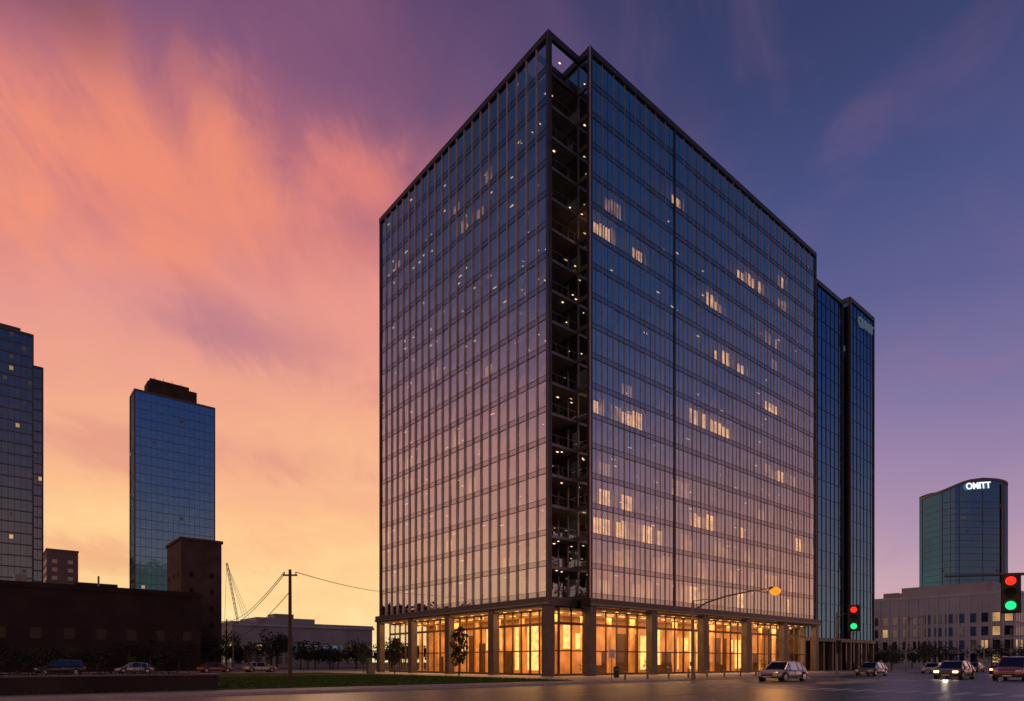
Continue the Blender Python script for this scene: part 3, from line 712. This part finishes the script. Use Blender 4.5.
# ---------------------------------------------------------------- CARS
def car(name,loc,rot,paint,scale=1.1,on=False,suv=False):
    E=empty(name,loc,rot,scale); m=MB()
    zs=.86 if not suv else 1.0; H=1.45 if not suv else 1.7
    st=[(-2.33,.70,.42,.70),(-2.25,.84,.26,.86),(-1.7,.91,.2,.93),(-.9,.93,.18,.92),(0,.93,.18,.90),(.9,.93,.18,.89),(1.5,.91,.2,.84),(2.05,.86,.22,.74),(2.28,.74,.28,.62),(2.36,.6,.38,.52)]
    rings=[]
    for (x,hw_,zb,zt) in st:
        if suv: zt+=.14
        r=[(-hw_*.9,zb),(-hw_,zb+(zt-zb)*.35),(-hw_*.99,zb+(zt-zb)*.72),(-hw_*.9,zt-.02),(-hw_*.45,zt+.02),(hw_*.45,zt+.02),(hw_*.9,zt-.02),(hw_*.99,zb+(zt-zb)*.72),(hw_,zb+(zt-zb)*.35),(hw_*.9,zb)]
        rings.append([(x,y,z) for y,z in r])
    base=len(m.v)
    for r in rings: m.v+=r
    k=m.mi(paint); n=10
    for i in range(len(rings)-1):
        for q in range(n):
            aa=base+i*n+q; bb=base+i*n+(q+1)%n
            m.f.append((aa,bb,bb+n,aa+n)); m.m.append(k)
    m.f.append(tuple(base+q for q in reversed(range(n)))); m.m.append(k)
    m.f.append(tuple(base+(len(rings)-1)*n+q for q in range(n))); m.m.append(k)
    body=m.build('body',E,smooth=True)
    s=body.modifiers.new('sub','SUBSURF'); s.levels=1; s.render_levels=2
    g=MB()
    xr=-1.95 if not suv else -2.15; sec=[(xr,.70,zs),(xr+.55 if not suv else xr+.25,.66,H-.10),(-.7,.62,H),(.1,.62,H),(.45,.62,H-.05),(1.25,.74,zs-.02)]
    for i in range(len(sec)-1):
        x0,h0,z0=sec[i]; x1,h1,z1=sec[i+1]
        kind='carglass' if i in(0,len(sec)-2) else paint
        g.poly([(x0,-h0,z0),(x1,-h1,z1),(x1,h1,z1),(x0,h0,z0)],kind)
    for sgn in (-1,1):
        top=[(x,sgn*h,z) for x,h,z in sec]
        bot=[(x,sgn*.86,zs-.03) for x,h,z in sec]
        for i in range(len(sec)-1):
            g.poly([bot[i],bot[i+1],top[i+1],top[i]],'carglass')
        for i in (1,2,4):
            p=top[i];q=(sec[i][0]+(.1 if i==4 else 0),sgn*.87,zs-.02)
            g.tube((p[0],p[1]*1.01,p[2]),q,.04,.05,paint,6)
        g.tube((sec[0][0],sgn*.72,zs),(sec[1][0],sgn*.67,sec[1][2]),.06,.05,paint,6)
        g.tube((sec[5][0],sgn*.78,zs-.02),(sec[4][0],sgn*.64,sec[4][2]),.045,.04,paint,6)
        for i in range(1,4): g.tube((sec[i][0],sgn*sec[i][1],sec[i][2]-.01),(sec[i+1][0],sgn*sec[i+1][1],sec[i+1][2]-.01),.04,.04,paint,6)
        g.box(.78,.98,min(sgn*.9,sgn*1.06),max(sgn*.9,sgn*1.06),zs+.02,zs+.16,paint)
        g.box(-.35,-.15,min(sgn*.92,sgn*.95),max(sgn*.92,sgn*.95),zs-.16,zs-.13,'rim')
        for xx in (-1.05,-.02,1.0): g.box(xx-.008,xx+.008,min(sgn*.915,sgn*.934),max(sgn*.915,sgn*.934),.3,zs-.06,'black')
        g.box(-1.3,1.3,min(sgn*.86,sgn*.935),max(sgn*.86,sgn*.935),.19,.28,'black')
        for wx in (-1.42,1.45):
            g.tube((wx,sgn*.72,.34),(wx,sgn*.925,.34),.41,.41,'black',20)
            g.tube((wx,sgn*.74,.33),(wx,sgn*.95,.33),.33,.33,'tyre',20)
            g.tube((wx,sgn*.94,.33),(wx,sgn*.958,.33),.22,.21,'rim',14)
            for q in range(5):
                t=q*1.2566; g.tube((wx+.05*math.cos(t),sgn*.957,.33+.05*math.sin(t)),(wx+.2*math.cos(t),sgn*.957,.33+.2*math.sin(t)),.02,.02,'black',4)
        hl='headl' if on else 'headoff'
        dz=.1 if suv else 0
        g.box(2.12,2.34,min(sgn*.48,sgn*.78),max(sgn*.48,sgn*.78),.53+dz,.66+dz,hl)
        g.box(-2.36,-2.2,min(sgn*.5,sgn*.82),max(sgn*.5,sgn*.82),.62+dz,.78+dz,'tail')
    g.box(2.2,2.375,-.42,.42,.40,.58,'black'); g.box(2.2,2.38,-.4,.4,.50,.515,'rim'); g.box(2.2,2.385,-.26,.26,.3,.38,'paint')
    g.box(2.15,2.36,-.62,.62,.24,.31,'black'); g.box(-2.37,-2.2,-.26,.26,.5,.62,'paint'); g.box(-2.36,-2.1,-.7,.7,.26,.36,'black')
    g.build('glass_wheels_and_trim',E)
    if on:
        l=D.lights.new('headlamp_light','SPOT'); l.energy=160; l.color=(1,.8,.55); l.spot_size=1.2; l.shadow_soft_size=.1
        o=D.objects.new('headlamp_light',l); COL.objects.link(o); o.parent=E; o.location=(2.45,0,.6); o.rotation_euler=(0,-math.radians(82),0)
    return E
R=TH+math.pi
car('parked_car',W(7.1,-23.0,.005),R,'car_silver',1.2)
car('parked_car',W(37,-19.3,.005),R,'car_grey',1.15)
car('car',W(27.3,-30.6,.005),R,'car_gold',1.25,on=True)
car('suv',W(26.5,-35.6,.005),R,'car_red',1.3,suv=True)
car('car',W(62,-27,.005),R,'car_dark',1.1,on=True)
car('car',W(95,-33,.005),R,'car_grey',1.1)
car('parked_car',W(-12,58,.005),TH,'car_white',1.15)
car('parked_car',W(-19,58,.005),TH,'car_red',1.1)
car('parked_car',W(-30,60,.005),R,'car_white',1.1,on=False)
car('parked_car',W(-50,58,.005),TH,'car_dark',1.15)
car('parked_car',W(-40,50,.005),R,'car_dark',1.15,suv=True)
car('parked_car',W(-62,50,.005),R,'car_dark',1.15,suv=True)
car('parked_car',W(60,-19.3,.005),R,'car_white',1.1); car('parked_car',W(80,-19.3,.005),R,'car_dark',1.1)
# ---------------------------------------------------------------- WORLD
w=D.worlds.new('World'); C.scene.world=w; w.use_nodes=True
nt=w.node_tree; nt.nodes.clear(); N_=nt.nodes; Lk=nt.links
def node(t,**k):
    n=N_.new(t)
    for a_,v in k.items(): setattr(n,a_,v)
    return n
def mth(op,x,y=None,z=None,clamp=False):
    n=node('ShaderNodeMath',operation=op); n.use_clamp=clamp
    for i,v in enumerate((x,y,z)):
        if v is None: continue
        if isinstance(v,(int,float)): n.inputs[i].default_value=v
        else: Lk.new(v,n.inputs[i])
    return n.outputs[0]
def mrange(v,a,b,c=0,d=1,smooth=True):
    n=node('ShaderNodeMapRange'); n.interpolation_type='SMOOTHSTEP' if smooth else 'LINEAR'
    Lk.new(v,n.inputs['Value']); 
    for nm,x in (('From Min',a),('From Max',b),('To Min',c),('To Max',d)): n.inputs[nm].default_value=x
    return n.outputs[0]
def ramp(f,stops):
    n=node('ShaderNodeValToRGB'); cr=n.color_ramp
    while len(cr.elements)<len(stops): cr.elements.new(.5)
    for e_,(p,c) in zip(cr.elements,stops): e_.position=p/70
    for e_,(p,c) in zip(cr.elements,stops): e_.color=(*lin(c),1)
    Lk.new(f,n.inputs['Fac']); return n.outputs['Color']
def mixc(f,a,b):
    n=node('ShaderNodeMix',data_type='RGBA'); 
    if isinstance(f,(int,float)): n.inputs[0].default_value=f
    else: Lk.new(f,n.inputs[0])
    for i,v in ((6,a),(7,b)):
        if isinstance(v,tuple): n.inputs[i].default_value=(*v,1)
        else: Lk.new(v,n.inputs[i])
    return n.outputs[2]
tc=node('ShaderNodeTexCoord'); sx=node('ShaderNodeSeparateXYZ')
nv=node('ShaderNodeVectorMath',operation='NORMALIZE'); Lk.new(tc.outputs['Generated'],nv.inputs[0]); Lk.new(nv.outputs[0],sx.inputs[0])
X,Y,Z=sx.outputs
el=mth('MULTIPLY',mth('ARCSINE',Z),57.2958); az=mth('MULTIPLY',mth('ARCTAN2',X,Y),57.2958)
zz=mth('ADD',mth('MAXIMUM',Z,0),.28)
cx=node('ShaderNodeCombineXYZ'); Lk.new(mth('DIVIDE',X,zz),cx.inputs[0]); Lk.new(mth('DIVIDE',Y,zz),cx.inputs[1])
def noise(scale,det,dist,off,stretch=(1,1,1),rotz=0,rough=.5):
    mp=node('ShaderNodeMapping'); mp.inputs['Location'].default_value=off; mp.inputs['Scale'].default_value=stretch; mp.inputs['Rotation'].default_value=(0,0,rotz)
    Lk.new(cx.outputs[0],mp.inputs[0])
    n=node('ShaderNodeTexNoise'); n.inputs['Scale'].default_value=scale; n.inputs['Detail'].default_value=det; n.inputs['Distortion'].default_value=dist; n.inputs['Roughness'].default_value=rough
    Lk.new(mp.outputs[0],n.inputs['Vector']); return mth('SUBTRACT',n.outputs['Fac'],.5)
n1=noise(1.6,5,.6,(3.1,1.7,0)); n2=noise(3.4,6,1.2,(7.3,2.2,0),(1,.6,1),.5,.55); n3=noise(1.0,3,.3,(1.3,9.2,0),(1,.5,1),-.6); n4=noise(8,6,1.0,(2,5,0),(1,.45,1),.35,.6)
warp=mth('ADD',mth('MULTIPLY',n1,14),mth('ADD',mth('MULTIPLY',n2,9),mth('MULTIPLY',n4,4)))
e1=mth('DIVIDE',mth('ADD',el,warp),70,clamp=True)
e2=mth('DIVIDE',mth('ADD',el,mth('MULTIPLY',n3,10)),70,clamp=True)
warm=ramp(e1,[(0,(255,230,172)),(6,(255,214,152)),(13,(252,192,142)),(20,(242,170,140)),(27,(230,152,142)),(33,(216,132,128)),(38,(182,110,124)),(43,(134,88,122)),(58,(56,48,92))])
right=ramp(e2,[(0,(224,182,172)),(5,(208,170,178)),(12,(172,144,174)),(19,(130,118,162)),(26,(96,97,146)),(33,(74,82,132)),(40,(60,68,112)),(60,(26,34,70))])
back_l=ramp(e2,[(0,(255,198,150)),(10,(255,186,150)),(18,(222,158,148)),(25,(152,118,138)),(32,(82,84,116)),(40,(44,60,94)),(60,(18,30,56))])
back_r=ramp(e2,[(0,(245,182,146)),(8,(230,162,140)),(15,(158,126,140)),(22,(94,98,136)),(30,(52,76,120)),(40,(32,60,102)),(60,(15,34,64))])
back=mixc(mrange(az,-5,5),back_l,back_r)
def lobe(a0,e0,ra,re,soft=.8,rag=1.6):
    da=mth('DIVIDE',mth('SUBTRACT',az,a0),ra); de=mth('DIVIDE',mth('SUBTRACT',el,e0),re)
    d=mth('SQRT',mth('ADD',mth('MULTIPLY',da,da),mth('MULTIPLY',de,de)))
    d=mth('ADD',d,mth('ADD',mth('MULTIPLY',n2,rag*1.8),mth('ADD',mth('MULTIPLY',n4,rag*1.2),mth('MULTIPLY',n1,rag))))
    return mrange(d,1.25,1.25-soft-.4,0,1)
c1=mixc(mth('MULTIPLY',lobe(-30,34,11,7),.85),warm,lin((242,144,116)))
c1=mixc(mth('MULTIPLY',lobe(-40,29,9,6),.8),c1,lin((247,150,118)))
c1=mixc(mth('MULTIPLY',lobe(-25,25.5,12,3.0,.9),.75),c1,lin((182,120,138)))
c1=mixc(mth('MULTIPLY',lobe(-12.5,37,7,3.6,.8),.85),c1,lin((234,134,122)))
c1=mixc(mth('MULTIPLY',lobe(-14,28,9,5,1.0),.5),c1,lin((240,156,136)))
c1=mixc(mth('MULTIPLY',lobe(-15,44,10,4.0,1.0),.5),c1,lin((136,88,122)))
c1=mixc(mth('MULTIPLY',lobe(-40,42,13,4.5,1.0),.75),c1,lin((108,68,100)))
c1=mixc(mth('MULTIPLY',lobe(-30,16,14,2.2,.8),.55),c1,lin((218,138,132)))
c1=mixc(mth('MULTIPLY',lobe(-38,8,14,1.5,.8),.5),c1,lin((230,148,120)))
wr=mrange(mth('ADD',az,mth('ADD',mth('MULTIPLY',el,.38),warp)),-6,34,1,0)
wl=mrange(az,-66,-50,0,1)
ww=mth('MULTIPLY',wr,wl)
bk=mth('MAXIMUM',mrange(az,48,68),mrange(az,-68,-50,1,0))
right2=mixc(mth('MULTIPLY',mrange(n2,0.0,.25),.16),right,lin((160,112,150)))
base=mixc(bk,right2,back)
sky=mixc(ww,base,c1)
bg=node('ShaderNodeBackground'); bg.inputs['Strength'].default_value=1.0; Lk.new(sky,bg.inputs['Color'])
ns=node('ShaderNodeTexSky'); ns.sky_type='NISHITA'; ns.sun_disc=False; ns.sun_elevation=math.radians(1.5); ns.sun_rotation=math.radians(-17)
bg2=node('ShaderNodeBackground'); bg2.inputs['Strength'].default_value=.0008; Lk.new(ns.outputs[0],bg2.inputs['Color'])
ad=node('ShaderNodeAddShader'); Lk.new(bg.outputs[0],ad.inputs[0]); Lk.new(bg2.outputs[0],ad.inputs[1])
wo=node('ShaderNodeOutputWorld'); Lk.new(ad.outputs[0],wo.inputs['Surface'])
w.cycles.sampling_method='MANUAL'; w.cycles.sample_map_resolution=512
sl=D.lights.new('sun','SUN'); sl.energy=.12; sl.angle=math.radians(8); sl.color=(1,.6,.35)
so=D.objects.new('sun',sl); COL.objects.link(so)
sd=Vector((-math.sin(math.radians(17)),math.cos(math.radians(17)),math.tan(math.radians(2.5))))
so.rotation_euler=sd.to_track_quat('Z','Y').to_euler()
# ---------------------------------------------------------------- CAMERA
cd=D.cameras.new('camera'); cam=D.objects.new('camera',cd); COL.objects.link(cam)
cam.location=(0,0,1.7); cam.rotation_euler=(math.pi/2,0,0)
cd.sensor_width=36; cd.lens=629/1024*36; cd.shift_y=(662-350.5)/1024; cd.clip_end=6000; cd.clip_start=.1
C.scene.camera=cam
C.scene.view_settings.view_transform='Standard'; C.scene.view_settings.look='None'; C.scene.view_settings.exposure=0
C.scene.cycles.max_bounces=4; C.scene.cycles.diffuse_bounces=2; C.scene.cycles.glossy_bounces=3; C.scene.cycles.transparent_max_bounces=8
